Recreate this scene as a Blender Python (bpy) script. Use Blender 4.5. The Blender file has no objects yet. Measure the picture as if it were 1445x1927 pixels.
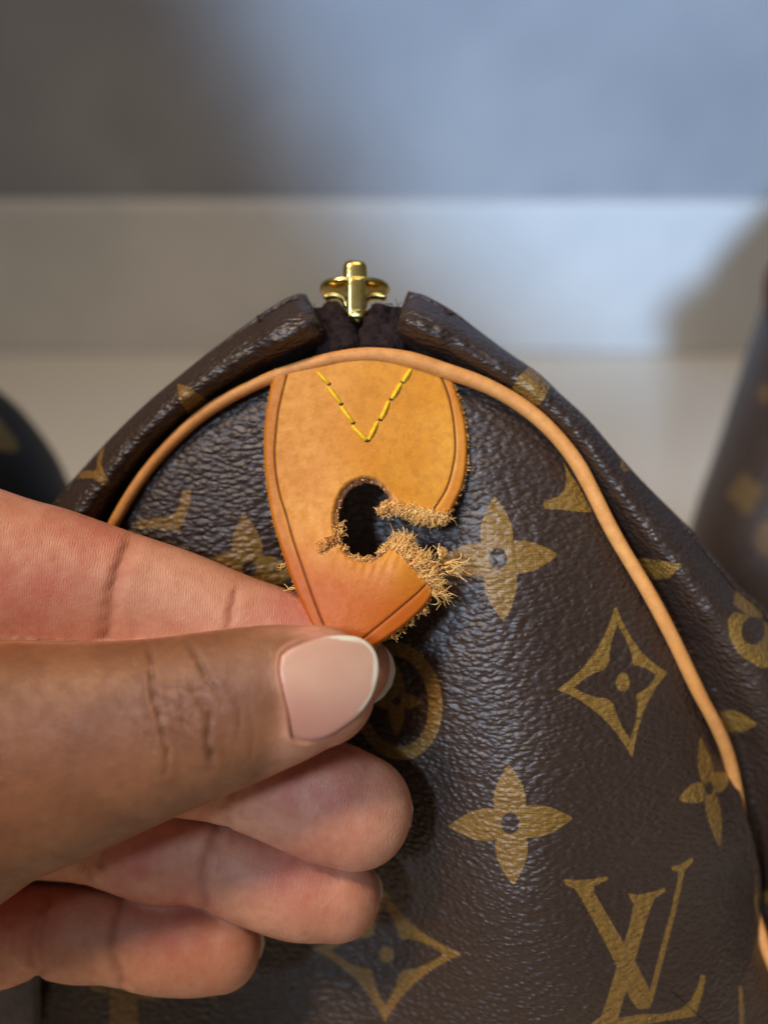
import bpy, math, random
import numpy as np
from mathutils import Vector, Matrix
from mathutils.bvhtree import BVHTree
from mathutils.geometry import delaunay_2d_cdt

random.seed(7); rng = np.random.default_rng(7)
scene = bpy.context.scene
COL = scene.collection
# ------------------------------------------------------------------ camera
F = 1610.0; CX, CY = 722.5, 963.5
PITCH = math.radians(30.0); CAM = np.array([0.0, 0.0, 0.195])
RT = np.array([1.0, 0, 0]); FW = np.array([0, math.cos(PITCH), -math.sin(PITCH)]); UP = np.array([0, math.sin(PITCH), math.cos(PITCH)])
cd = bpy.data.cameras.new('camera'); cam = bpy.data.objects.new('camera', cd); COL.objects.link(cam)
cam.location = CAM; cam.rotation_euler = (math.pi/2 - PITCH, 0, 0)
cd.sensor_fit = 'HORIZONTAL'; cd.sensor_width = 36.0; cd.lens = 36.0*F/1445.0
cd.clip_start = 0.01; cd.clip_end = 50
cd.dof.use_dof = True; cd.dof.focus_distance = 0.143; cd.dof.aperture_fstop = 8.4
scene.camera = cam
# ------------------------------------------------------------------ world and lamps (an indoor close-up)
w = bpy.data.worlds.new("World"); scene.world = w; w.use_nodes = True
w.node_tree.nodes['Background'].inputs[0].default_value = (0.82, 0.81, 0.84, 1)
w.node_tree.nodes['Background'].inputs[1].default_value = 0.085
def area(name, loc, target, size, power, color, size_y=None, spread=180):
    l = bpy.data.lights.new(name, 'AREA'); l.energy = power; l.color = color; l.size = size
    if size_y: l.shape = 'RECTANGLE'; l.size_y = size_y
    l.spread = math.radians(spread)
    o = bpy.data.objects.new(name, l); COL.objects.link(o); o.location = loc
    o.rotation_euler = (Vector(target)-Vector(loc)).to_track_quat('-Z', 'Y').to_euler()
    return o
area('warm_lamp', (-0.42, -0.12, 1.00), (0.0, 0.15, 0.08), 0.16, 0.60, (1.0, 0.77, 0.54), None, 60)
area('ceiling_lamp', (0.05, 0.0, 2.2), (0.0, 0.3, 0.0), 0.5, 3.6, (1.0, 0.88, 0.76))
def spot(name, loc, target, power, color, size, angle, blend):
    l = bpy.data.lights.new(name, 'SPOT'); l.energy = power; l.color = color; l.shadow_soft_size = size
    l.spot_size = math.radians(angle); l.spot_blend = blend
    o = bpy.data.objects.new(name, l); COL.objects.link(o); o.location = loc
    o.rotation_euler = (Vector(target)-Vector(loc)).to_track_quat('-Z', 'Y').to_euler()
spot('window_beam', (-.05, -.55, .42), (.275, .55, .35), 46, (0.46, 0.68, 1.0), .045, 43, .45)  # cool window light; its cone edge stands in for a shadow at left
spot('added_cool_spot', (-.34, -.38, .56), (.097, .14, .088), 29, (0.56, 0.74, 1.0), .07, 14.5, .6)  # second cool spot, added for the panel's sheen and the hand's shadow
scene.view_settings.view_transform = 'Standard'; scene.view_settings.look = 'None'
scene.view_settings.exposure = 0.3; scene.view_settings.gamma = 1.0
scene.cycles.use_denoising = True
scene.cycles.max_bounces = 8

# ------------------------------------------------------------------ helpers
def P(px, py, d):
    """world point (m) seen at photo pixel (px,py), d cm in front of the lens plane"""
    px = np.asarray(px, float); py = np.asarray(py, float); d = np.asarray(d, float)*0.01
    x = (px-CX)/F*d; y = (CY-py)/F*d
    return CAM + x[..., None]*RT + y[..., None]*UP + d[..., None]*FW
def proj(v):
    r = v - CAM; d = r@FW
    return CX+F*(r@RT)/d, CY-F*(r@UP)/d, d*100
def srgb(r, g, b):
    f = lambda c: (c/255/12.92) if c/255 <= .04045 else ((c/255+.055)/1.055)**2.4
    return (f(r), f(g), f(b), 1)
def tag(o, label=None, cat=None, group=None, kind=None):
    if label: o['label'] = label
    if cat: o['category'] = cat
    if group: o['group'] = group
    if kind: o['kind'] = kind
    return o
def empty(name, loc=(0, 0, 0)):
    o = bpy.data.objects.new(name, None); COL.objects.link(o); o.location = loc; o.empty_display_size = .01
    return o
def mk(name, verts, faces, mat=None, parent=None, smooth=True, attrs=None):
    verts = np.asarray(verts, float)
    me = bpy.data.meshes.new(name)
    if isinstance(faces, np.ndarray):
        n, k = faces.shape
        me.vertices.add(len(verts)); me.vertices.foreach_set('co', verts.ravel())
        me.loops.add(n*k); me.loops.foreach_set('vertex_index', faces.ravel().astype(np.int32))
        me.polygons.add(n); me.polygons.foreach_set('loop_start', np.arange(0, n*k, k, dtype=np.int32))
        me.update(calc_edges=True)
    else:
        me.from_pydata(verts.tolist(), [], [list(map(int, f)) for f in faces]); me.update()
    me.validate()
    if smooth: me.polygons.foreach_set('use_smooth', np.ones(len(me.polygons), bool))
    if attrs:
        for k_, v in attrs.items():
            a = me.attributes.new(k_, 'FLOAT', 'POINT'); a.data.foreach_set('value', np.asarray(v, np.float32))
    if mat: me.materials.append(mat)
    o = bpy.data.objects.new(name, me); COL.objects.link(o)
    if parent:
        o.parent = parent; o.matrix_parent_inverse = Matrix.Translation(parent.location).inverted() if parent.type == 'EMPTY' else Matrix.Identity(4)
    return o
def catmull(pts, n=12):
    pts = np.asarray(pts, float); Q = np.vstack([2*pts[0]-pts[1], pts, 2*pts[-1]-pts[-2]]); out = []
    t = np.linspace(0, 1, n, endpoint=False)[:, None]
    for i in range(1, len(Q)-2):
        p0, p1, p2, p3 = Q[i-1], Q[i], Q[i+1], Q[i+2]
        out.append(.5*((2*p1)+(-p0+p2)*t+(2*p0-5*p1+4*p2-p3)*t**2+(-p0+3*p1-3*p2+p3)*t**3))
    out.append(pts[-1:]); return np.vstack(out)
def resample(pts, m):
    pts = np.asarray(pts, float); s = np.r_[0, np.cumsum(np.linalg.norm(np.diff(pts, axis=0), axis=1))]
    q = np.linspace(0, s[-1], m); return np.stack([np.interp(q, s, pts[:, k]) for k in range(pts.shape[1])], 1)
def grid_faces(nu, nv, wrap_v=False, off=0, flip=False):
    i, j = np.meshgrid(np.arange(nu-1), np.arange(nv if wrap_v else nv-1), indexing='ij')
    j2 = (j+1) % nv
    f = np.stack([i*nv+j, i*nv+j2, (i+1)*nv+j2, (i+1)*nv+j], -1).reshape(-1, 4)+off
    return f[:, ::-1] if flip else f
def tube(C, R, ns=8, cap=True, aspect=1.0):
    """C (n,3) centres in metres, R radii"""
    C = np.asarray(C, float); n = len(C); R = np.broadcast_to(np.asarray(R, float), (n,))
    T = np.gradient(C, axis=0); T /= np.linalg.norm(T, axis=1)[:, None]+1e-12
    N = -FW - T*(T@-FW)[:, None]; N /= np.linalg.norm(N, axis=1)[:, None]+1e-12
    S = np.cross(T, N); a = np.linspace(0, 2*math.pi, ns, endpoint=False)
    V = C[:, None]+R[:, None, None]*(np.cos(a)[None, :, None]*S[:, None]+aspect*np.sin(a)[None, :, None]*N[:, None])
    V = V.reshape(-1, 3); Fc = [tuple(f) for f in grid_faces(n, ns, True)]
    if cap: Fc += [tuple(range(ns))[::-1], tuple((n-1)*ns+k for k in range(ns))]
    return V, Fc
def superell(c, r, e1=.5, e2=.5, axes=None, nu=20, nv=32):
    ax = np.array(axes) if axes is not None else np.array([RT, UP, -FW])
    u = np.linspace(-math.pi/2, math.pi/2, nu); v = np.linspace(-math.pi, math.pi, nv, endpoint=False)
    sp = lambda x, e: np.sign(x)*np.abs(x)**e
    U, V = np.meshgrid(u, v, indexing='ij')
    x = r[0]*sp(np.cos(U), e1)*sp(np.cos(V), e2); z = r[2]*sp(np.cos(U), e1)*sp(np.sin(V), e2); y = r[1]*sp(np.sin(U), e1)
    W = np.asarray(c)+x[..., None]*ax[0]+y[..., None]*ax[1]+z[..., None]*ax[2]
    return W.reshape(-1, 3), [tuple(f) for f in grid_faces(nu, nv, True)]
class MB:
    def __init__(s): s.v = []; s.f = []; s.n = 0
    def add(s, vf):
        v, f = vf; s.v.append(np.asarray(v)); s.f += [tuple(i+s.n for i in q) for q in f]; s.n += len(v)
    def build(s, name, mat, parent=None, smooth=True): return mk(name, np.vstack(s.v), s.f, mat, parent, smooth)
def sdf_poly(x, y, poly):
    """signed distance (px) to closed polygon, negative inside; evaluated only near its box"""
    poly = np.asarray(poly, float); out = np.full(x.shape, 40.0)
    lo = poly.min(0)-40; hi = poly.max(0)+40
    m = (x > lo[0]) & (x < hi[0]) & (y > lo[1]) & (y < hi[1])
    if not m.any(): return out
    X, Y = x[m], y[m]; dmin = np.full(X.shape, 1e9); ins = np.zeros(X.shape, bool)
    a = poly; b = np.roll(poly, -1, 0)
    for (ax, ay), (bx, by) in zip(a, b):
        ex, ey = bx-ax, by-ay; L = ex*ex+ey*ey+1e-9
        t = np.clip(((X-ax)*ex+(Y-ay)*ey)/L, 0, 1)
        dmin = np.minimum(dmin, (X-ax-t*ex)**2+(Y-ay-t*ey)**2)
        c = (ay > Y) != (by > Y)
        ins ^= c & (X < (bx-ax)*(Y-ay)/(by-ay+1e-12)+ax)
    dd = np.sqrt(dmin); out[m] = np.where(ins, -dd, dd); return out
def dist_line(x, y, pts):
    pts = np.asarray(pts, float); dm = np.full(x.shape, 1e9)
    for (ax, ay), (bx, by) in zip(pts[:-1], pts[1:]):
        ex, ey = bx-ax, by-ay; t = np.clip(((x-ax)*ex+(y-ay)*ey)/(ex*ex+ey*ey+1e-9), 0, 1)
        dm = np.minimum(dm, (x-ax-t*ex)**2+(y-ay-t*ey)**2)
    return np.sqrt(dm)
def tps(ctrl, smooth=0.0):
    c = np.asarray(ctrl, float); p = c[:, :2]/1000; n = len(p)
    k = lambda r2: .5*r2*np.log(r2+1e-12)
    r2 = ((p[:, None]-p[None])**2).sum(-1); A = np.zeros((n+3, n+3)); A[:n, :n] = k(r2)+smooth*np.eye(n)
    A[:n, n] = 1; A[:n, n+1:] = p; A[n, :n] = 1; A[n+1:, :n] = p.T
    s = np.linalg.solve(A, np.r_[c[:, 2], 0, 0, 0])
    def f(x, y):
        x = np.asarray(x, float)/1000; y = np.asarray(y, float)/1000; o = s[n]+s[n+1]*x+s[n+2]*y
        for i in range(n): o = o+s[i]*k((x-p[i, 0])**2+(y-p[i, 1])**2)
        return o
    return f
def sm(a, b, x): t = np.clip((x-a)/(b-a), 0, 1); return t*t*(3-2*t)

# ------------------------------------------------------------------ materials
class NT:
    def __init__(s, name):
        s.m = bpy.data.materials.new(name); s.m.use_nodes = True; s.t = s.m.node_tree; s.b = s.t.nodes['Principled BSDF']
        s.geo = None
    def n(s, t, **k):
        nd = s.t.nodes.new(t)
        for a, v in k.items():
            if a.startswith('i_'): nd.inputs[a[2:].replace('_', ' ')].default_value = v
            else: setattr(nd, a, v)
        return nd
    def l(s, a, b): s.t.links.new(a, b)
    def attr(s, name): return s.n('ShaderNodeAttribute', attribute_name=name).outputs['Fac']
    def coord(s, sc=(1, 1, 1), rotx=0):
        tc = s.n('ShaderNodeTexCoord'); mp = s.n('ShaderNodeMapping'); s.l(tc.outputs['Object'], mp.inputs[0])
        mp.inputs['Scale'].default_value = sc; mp.inputs['Rotation'].default_value = (rotx, 0, 0); return mp.outputs[0]
    def noise(s, co, scale, detail=3, rough=.5, dist=0):
        nd = s.n('ShaderNodeTexNoise'); s.l(co, nd.inputs['Vector']); nd.inputs['Scale'].default_value = scale
        nd.inputs['Detail'].default_value = detail; nd.inputs['Roughness'].default_value = rough; nd.inputs['Distortion'].default_value = dist
        return nd.outputs['Fac']
    def vor(s, co, scale, feature='SMOOTH_F1', rnd=1, smooth=.6):
        nd = s.n('ShaderNodeTexVoronoi', feature=feature); s.l(co, nd.inputs['Vector']); nd.inputs['Scale'].default_value = scale
        nd.inputs['Randomness'].default_value = rnd
        if feature == 'SMOOTH_F1': nd.inputs['Smoothness'].default_value = smooth
        return nd.outputs['Distance']
    def math(s, op, a, b=None, clamp=False):
        nd = s.n('ShaderNodeMath', operation=op, use_clamp=clamp)
        for i, x in enumerate((a, b)):
            if x is None: continue
            if isinstance(x, (int, float)): nd.inputs[i].default_value = x
            else: s.l(x, nd.inputs[i])
        return nd.outputs[0]
    def ramp(s, x, a, b, lo=0., hi=1.):
        nd = s.n('ShaderNodeMapRange', interpolation_type='SMOOTHSTEP'); s.l(x, nd.inputs[0])
        for i, v in zip((1, 2, 3, 4), (a, b, lo, hi)): nd.inputs[i].default_value = v
        return nd.outputs[0]
    def mix(s, fac, a, b, mode='MIX'):
        nd = s.n('ShaderNodeMix', data_type='RGBA', blend_type=mode)
        for sock, x in ((nd.inputs[0], fac), (nd.inputs[6], a), (nd.inputs[7], b)):
            if isinstance(x, (int, float, tuple)): sock.default_value = x
            else: s.l(x, sock)
        return nd.outputs[2]
    def bump(s, h, strength, dist, prev=None):
        nd = s.n('ShaderNodeBump'); s.l(h, nd.inputs['Height']); nd.inputs['Strength'].default_value = strength; nd.inputs['Distance'].default_value = dist
        if prev: s.l(prev, nd.inputs['Normal'])
        return nd.outputs[0]
    def set(s, **k):
        for a, v in k.items():
            sock = s.b.inputs[a.replace('_', ' ')]
            if isinstance(v, (int, float, tuple)): sock.default_value = v
            else: s.l(v, sock)
        return s

def canvas_mat(name, printed=True, grain=1.0, gold_k=1.0):
    m = NT(name)
    co = m.coord((1, 1, 1), PITCH)          # turn so that x = across the panel, z = up the panel
    tc = m.n('ShaderNodeMapping'); m.l(co, tc.inputs[0]); tc.inputs['Scale'].default_value = (1.0, 1.5, 2.0); g = tc.outputs[0]
    # irregular pebbles, wider than tall
    dn = m.n('ShaderNodeTexNoise'); m.l(g, dn.inputs['Vector']); dn.inputs['Scale'].default_value = 380; dn.inputs['Detail'].default_value = 2
    vm = m.n('ShaderNodeVectorMath', operation='MULTIPLY_ADD'); m.l(dn.outputs['Color'], vm.inputs[0]); vm.inputs[1].default_value = (.0016, .0016, .0016); m.l(g, vm.inputs[2])
    v1 = m.vor(vm.outputs[0], 640/grain, 'SMOOTH_F1', 1, .5)
    v2 = m.vor(vm.outputs[0], 1250/grain, 'SMOOTH_F1', 1, .5)
    n1 = m.noise(g, 240, 3, .55, .3)
    h = m.math('ADD', m.math('MULTIPLY', v1, -1.0), m.math('ADD', m.math('MULTIPLY', v2, -.10), m.math('MULTIPLY', n1, .75)))
    fine = m.noise(co, 5200, 2, .6)
    big = m.noise(co, 60, 3, .5)
    brown = m.mix(big, srgb(48, 31, 21), srgb(60, 41, 28))
    brown = m.mix(m.ramp(fine, .3, .7, 0, .35), brown, srgb(46, 32, 25))
    colour = brown
    # weave texture of the cloth under the print
    wa = m.n('ShaderNodeTexWave', bands_direction='X', wave_profile='SIN'); wb = m.n('ShaderNodeTexWave', bands_direction='Z', wave_profile='SIN')
    for wn, sc_ in ((wa, 720), (wb, 720)):
        m.l(vm.outputs[0] if False else co, wn.inputs['Vector']); wn.inputs['Scale'].default_value = sc_; wn.inputs['Distortion'].default_value = 1.2; wn.inputs['Detail Scale'].default_value = 40
    weave = m.math('MULTIPLY', wa.outputs['Fac'], wb.outputs['Fac'])
    if printed:
        sd = m.math('ADD', m.attr('motif'), m.math('MULTIPLY', m.math('SUBTRACT', fine, .5), 3.0))
        k = m.ramp(sd, -1.2, 1.2, 1, 0)
        gold = m.mix(m.ramp(weave, .05, .6), srgb(124, 90, 32), srgb(152, 116, 48))
        gold = m.mix(m.ramp(m.noise(co, 2600, 2, .7), .42, .66, 0, .7), gold, srgb(96, 68, 28))
        colour = m.mix(m.math('MULTIPLY', k, gold_k), brown, gold)
    rough = m.math('ADD', m.ramp(n1, .3, .7, .42, .50), m.math('MULTIPLY', fine, .05))
    b = m.bump(weave, .04, .0002)
    b = m.bump(fine, .05, .0002, b)
    b = m.bump(h, .8, .00052*grain, b)
    m.set(Base_Color=colour, Roughness=rough, Normal=b, Specular_IOR_Level=.7)
    return m.m

def leather_mat(name, c1, c2, rough=.42, wrinkle=True):
    m = NT(name); co = m.coord((1, 1, 1), PITCH)
    big = m.noise(co, 110, 4, .6, .4); fine = m.noise(co, 2400, 3, .65); mid = m.noise(co, 620, 4, .6)
    c = m.mix(m.ramp(big, .3, .72), c1, c2)
    c = m.mix(m.ramp(mid, .38, .72, 0, .5), c, tuple(x*.72 for x in c1[:3])+(1,))
    c = m.mix(m.ramp(fine, .45, .8, 0, .35), c, tuple(min(1, x*1.25) for x in c2[:3])+(1,))
    st = m.n('ShaderNodeMapping'); m.l(co, st.inputs[0]); st.inputs['Scale'].default_value = (1, 1, 3.2); st.inputs['Rotation'].default_value = (0, .5, 0)
    wr = m.noise(st.outputs[0], 420, 3, .6, .6)
    b = m.bump(fine, .45, .00014); b = m.bump(wr, .28 if wrinkle else .1, .00035, b)
    m.set(Base_Color=c, Roughness=m.ramp(mid, .2, .8, rough-.08, rough+.12), Normal=b, Specular_IOR_Level=.3)
    m.set(Subsurface_Weight=.03, Subsurface_Scale=.002); m.b.inputs['Subsurface Radius'].default_value = (1, .5, .25)
    return m

CANVAS = canvas_mat('coated_canvas')
CANVAS_FAR = canvas_mat('coated_canvas_far', gold_k=.4)
PIPING = leather_mat('piping_leather', srgb(214, 142, 74), srgb(228, 160, 90), .40, False).m
def tab_material():
    m = leather_mat('tab_leather', srgb(212, 134, 34), srgb(226, 154, 54), .46)
    base = m.b.inputs['Base Color'].links[0].from_socket
    low = m.attr('patina')
    c = m.mix(low, base, m.mix(.85, base, srgb(184, 84, 10)))
    edge = m.attr('edge')                     # 1 in the burnished border
    c = m.mix(m.math('MULTIPLY', edge, .38), c, srgb(176, 84, 16))
    line = m.ramp(m.math('ABSOLUTE', m.attr('score')), .9, 2.3, 1, 0); line = m.math('MULTIPLY', line, m.attr('score_on'))
    c = m.mix(m.math('MULTIPLY', line, .85), c, srgb(104, 42, 18))
    bare = m.attr('bare')                     # torn raw leather
    c = m.mix(bare, c, srgb(216, 160, 92))
    m.set(Base_Color=c)
    nb = m.b.inputs['Normal'].links[0].from_socket
    m.set(Normal=m.bump(line, .8, -.0003, nb))
    return m.m
TAB = tab_material()
def simple(name, col, rough=.5, metal=0, bump=None, spec=.5, var=None):
    m = NT(name); co = m.coord()
    c = col
    if var: c = m.mix(m.ramp(m.noise(co, var[0], 3, .6), .3, .7), col, var[1])
    m.set(Base_Color=c, Roughness=rough, Metallic=metal, Specular_IOR_Level=spec)
    if bump: m.set(Normal=m.bump(m.noise(co, bump[0], 3, .6), bump[1], bump[2]))
    return m.m
RAW = simple('raw_leather_fibre', srgb(250, 208, 132), .8, 0, None, .2, (900, srgb(240, 182, 102)))
RIM = simple('cut_leather_rim', srgb(190, 138, 96), .9, 0, (2200, .8, .0004), .2, (700, srgb(150, 98, 70)))
THREAD = simple('yellow_thread', srgb(250, 212, 34), .5, 0, (3000, .5, .0002), .4, (1200, srgb(236, 180, 20)))
HOLE = simple('needle_hole', srgb(60, 28, 14), .9)
TAPE = simple('zip_tape_cloth', srgb(30, 20, 19), .85, 0, (1500, 1.0, .0008), .25, (600, srgb(52, 34, 32)))
STITCH = simple('dark_thread', srgb(48, 26, 26), .7, 0, (2000, .5, .0003), .3)
BRASS = simple('polished_brass', srgb(248, 222, 136), .22, 1.0, (900, .12, .0003), .5, (500, srgb(228, 194, 104)))
def skin_mat():
    m = NT('skin'); co = m.coord((1, 1, 1), PITCH)
    pad = m.attr('pad'); cr = m.attr('crease'); red = m.attr('flush')
    big = m.noise(co, 95, 4, .6, .3); mot = m.noise(co, 420, 3, .6); fine = m.noise(co, 2600, 3, .6)
    dors = m.mix(m.ramp(big, .3, .7), srgb(134, 86, 56), srgb(154, 102, 68))
    dors = m.mix(m.ramp(mot, .35, .7, 0, .22), dors, srgb(104, 64, 44))
    palm = m.mix(m.ramp(big, .3, .7), srgb(202, 138, 106), srgb(220, 160, 128))
    palm = m.mix(m.ramp(mot, .4, .75, 0, .4), palm, srgb(190, 114, 88))
    palm = m.mix(m.math('MULTIPLY', red, m.ramp(m.noise(co, 210, 3, .6), .3, .65, .3, .6)), palm, srgb(196, 100, 84))
    c = m.mix(pad, dors, palm)
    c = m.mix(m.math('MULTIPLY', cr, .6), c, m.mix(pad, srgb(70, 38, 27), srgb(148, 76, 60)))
    # fine skin lines
    st = m.n('ShaderNodeMapping'); m.l(co, st.inputs[0]); st.inputs['Scale'].default_value = (2.4, 1, 1); st.inputs['Rotation'].default_value = (0, -.35, 0)
    dn = m.n('ShaderNodeTexNoise'); m.l(co, dn.inputs['Vector']); dn.inputs['Scale'].default_value = 260
    vm = m.n('ShaderNodeVectorMath', operation='MULTIPLY_ADD'); m.l(dn.outputs['Color'], vm.inputs[0]); vm.inputs[1].default_value = (.0022,)*3; m.l(st.outputs[0], vm.inputs[2])
    vo = m.vor(vm.outputs[0], 900, 'DISTANCE_TO_EDGE'); lines = m.ramp(vo, 0, .12, 0, 1)
    wv = m.n('ShaderNodeTexWave', bands_direction='X', wave_profile='SIN'); m.l(co, wv.inputs['Vector']); wv.inputs['Scale'].default_value = 820
    wv.inputs['Distortion'].default_value = 6; wv.inputs['Detail'].default_value = 2; wv.inputs['Detail Scale'].default_value = .8
    b = m.bump(fine, .4, .0002)
    hgt = m.n('ShaderNodeMix', data_type='FLOAT'); m.l(pad, hgt.inputs[0]); m.l(lines, hgt.inputs[2]); m.l(wv.outputs['Fac'], hgt.inputs[3])
    b = m.bump(hgt.outputs[0], .2, .0002, b); b = m.bump(mot, .25, .0006, b)
    m.set(Base_Color=c, Roughness=m.ramp(mot, .3, .7, .42, .56), Normal=b, Specular_IOR_Level=.42, Subsurface_Weight=.13, Subsurface_Scale=.004)
    m.b.inputs['Subsurface Radius'].default_value = (1, .36, .2)
    return m.m
SKIN = skin_mat()
def nail_mat():
    m = NT('fingernail'); co = m.coord((1, 1, 1), PITCH)
    tip = m.attr('tip'); base = m.mix(m.noise(co, 160, 2, .5), srgb(208, 156, 130), srgb(224, 182, 154))
    base = m.mix(m.attr('cut'), base, srgb(194, 130, 112))
    c = m.mix(tip, base, srgb(246, 234, 208))
    st = m.n('ShaderNodeMapping'); m.l(co, st.inputs[0]); st.inputs['Scale'].default_value = (.12, 1, 1)
    b = m.bump(m.noise(st.outputs[0], 1500, 2, .6), .10, .0002)
    m.set(Base_Color=c, Roughness=.26, Normal=b, Specular_IOR_Level=.5, Subsurface_Weight=.2, Subsurface_Scale=.002)
    return m.m
NAIL = nail_mat()

# ------------------------------------------------------------------ setting: floor, wall, baseboard
def box(x0, x1, y0, y1, z0, z1, bev=0):
    v = [(x, y, z) for x in (x0, x1) for y in (y0, y1) for z in (z0, z1)]
    return v, [(0, 1, 3, 2), (4, 6, 7, 5), (0, 4, 5, 1), (2, 3, 7, 6), (0, 2, 6, 4), (1, 5, 7, 3)]
WALLM = simple('painted_wall', srgb(168, 170, 174), .75, 0, (260, .25, .0015), .3, (7, srgb(152, 154, 160)))
BBM = simple('white_baseboard_paint', srgb(222, 222, 220), .4, 0, (120, .08, .001), .4, (9, srgb(206, 208, 208)))
FLM = simple('pale_floor', srgb(248, 244, 236), .9, 0, (900, .6, .003), .2, (420, srgb(224, 216, 200)))
tag(mk('floor', [(-3, -2, 0), (3, -2, 0), (3, .55, 0), (-3, .55, 0)], [(0, 1, 2, 3)], FLM, smooth=False),
    'pale cream floor under the bags', kind='structure')
v, f = box(-3, 3, .562, .66, .0, 2.4); tag(mk('wall', v, f, WALLM, smooth=False), 'plain pale wall behind the bags', kind='structure')
zt = .195-.55*math.tan(math.radians(30)-math.atan((CY-380)/F))
prof = [(.5618, .001), (.55, .001), (.55, zt-.004), (.5512, zt-.0012), (.554, zt), (.5618, zt)]
v = [(x, y, z) for x in (-3, 3) for y, z in prof]; n = len(prof)
f = [(i, (i+1) % n, n+(i+1) % n, n+i) for i in range(n)]+[tuple(range(n))[::-1], tuple(range(n, 2*n))]
tag(mk('baseboard', v, f, BBM, smooth=False), 'white baseboard along the foot of the wall', kind='structure')

# ------------------------------------------------------------------ print motifs (in photo pixels, stored on the cloth as a distance)
def petal(b, t, w, n=10, bulge=.5):
    b = np.array(b, float); t = np.array(t, float); d = t-b; p = np.array([-d[1], d[0]])/np.linalg.norm(d)
    s = np.linspace(0, 1, n); pr = np.sin(math.pi*s**(.72))**.85*w
    L = b+d*s[:, None]+p*pr[:, None]; R = b+d*s[:, None]-p*pr[:, None]
    return np.vstack([L, R[::-1][1:-1]])
def ell(c, rx, ry, rot=0, n=20):
    a = np.linspace(0, 2*math.pi, n, endpoint=False); x, y = rx*np.cos(a), ry*np.sin(a)
    return np.stack([c[0]+x*math.cos(rot)-y*math.sin(rot), c[1]+x*math.sin(rot)+y*math.cos(rot)], 1)
def flower(x, y, c, up, rt, dn, lf, w=30, hole=(17, 20), wr=None):
    c = np.array(c, float); d = np.full(x.shape, 40.0)
    for t, ww in ((up, w), (rt, wr or w), (dn, w), (lf, wr or w)):
        t = np.array(t, float); d = np.minimum(d, sdf_poly(x, y, petal(c-(t-c)*.02, t, ww)))
    return np.maximum(d, -sdf_poly(x, y, ell(c, *hole)))
def concave(c0, c1, mid, k=.13, n=8):
    c0 = np.array(c0, float); c1 = np.array(c1, float); t = np.linspace(0, 1, n, endpoint=False)[:, None]
    m = (c0+c1)/2; m = m+(np.array(mid)-m)*k*2
    return (1-t)**2*c0+2*t*(1-t)*m+t*t*c1
def diamond(x, y, c, up, rt, dn, lf, w=20, dot=(11, 16), inset=.80, petals=.74):
    pts = [up, rt, dn, lf]
    outer = np.vstack([concave(pts[i], pts[(i+1) % 4], c, .2) for i in range(4)])
    d = sdf_poly(x, y, outer); cc = np.array(c, float)
    for p, ww in zip(pts, (w*.95, w*1.15, w*.95, w*1.15)):
        p = np.array(p, float); d = np.maximum(d, -sdf_poly(x, y, petal(cc-(p-cc)*.03, cc+(p-cc)*petals, ww)))
    # open corners: thin outline along the points
    inner = np.vstack([concave(cc+(np.array(pts[i])-cc)*inset, cc+(np.array(pts[(i+1) % 4])-cc)*inset, c, .44) for i in range(4)])
    d = np.maximum(d, -sdf_poly(x, y, inner)); d = np.minimum(d, sdf_poly(x, y, ell(c, *dot)))
    return d
def cr6(p): return [(800+a*.4464, 1100+b*.4464) for a, b in p]
def cr5(p): return [(845+a*.4152, 560+b*.4152) for a, b in p]
def cr4(p): return [(a*.5536, 1350+b*.5536) for a, b in p]
def cr7(p): return [(80+a*.3322, 550+b*.3322) for a, b in p]
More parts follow.
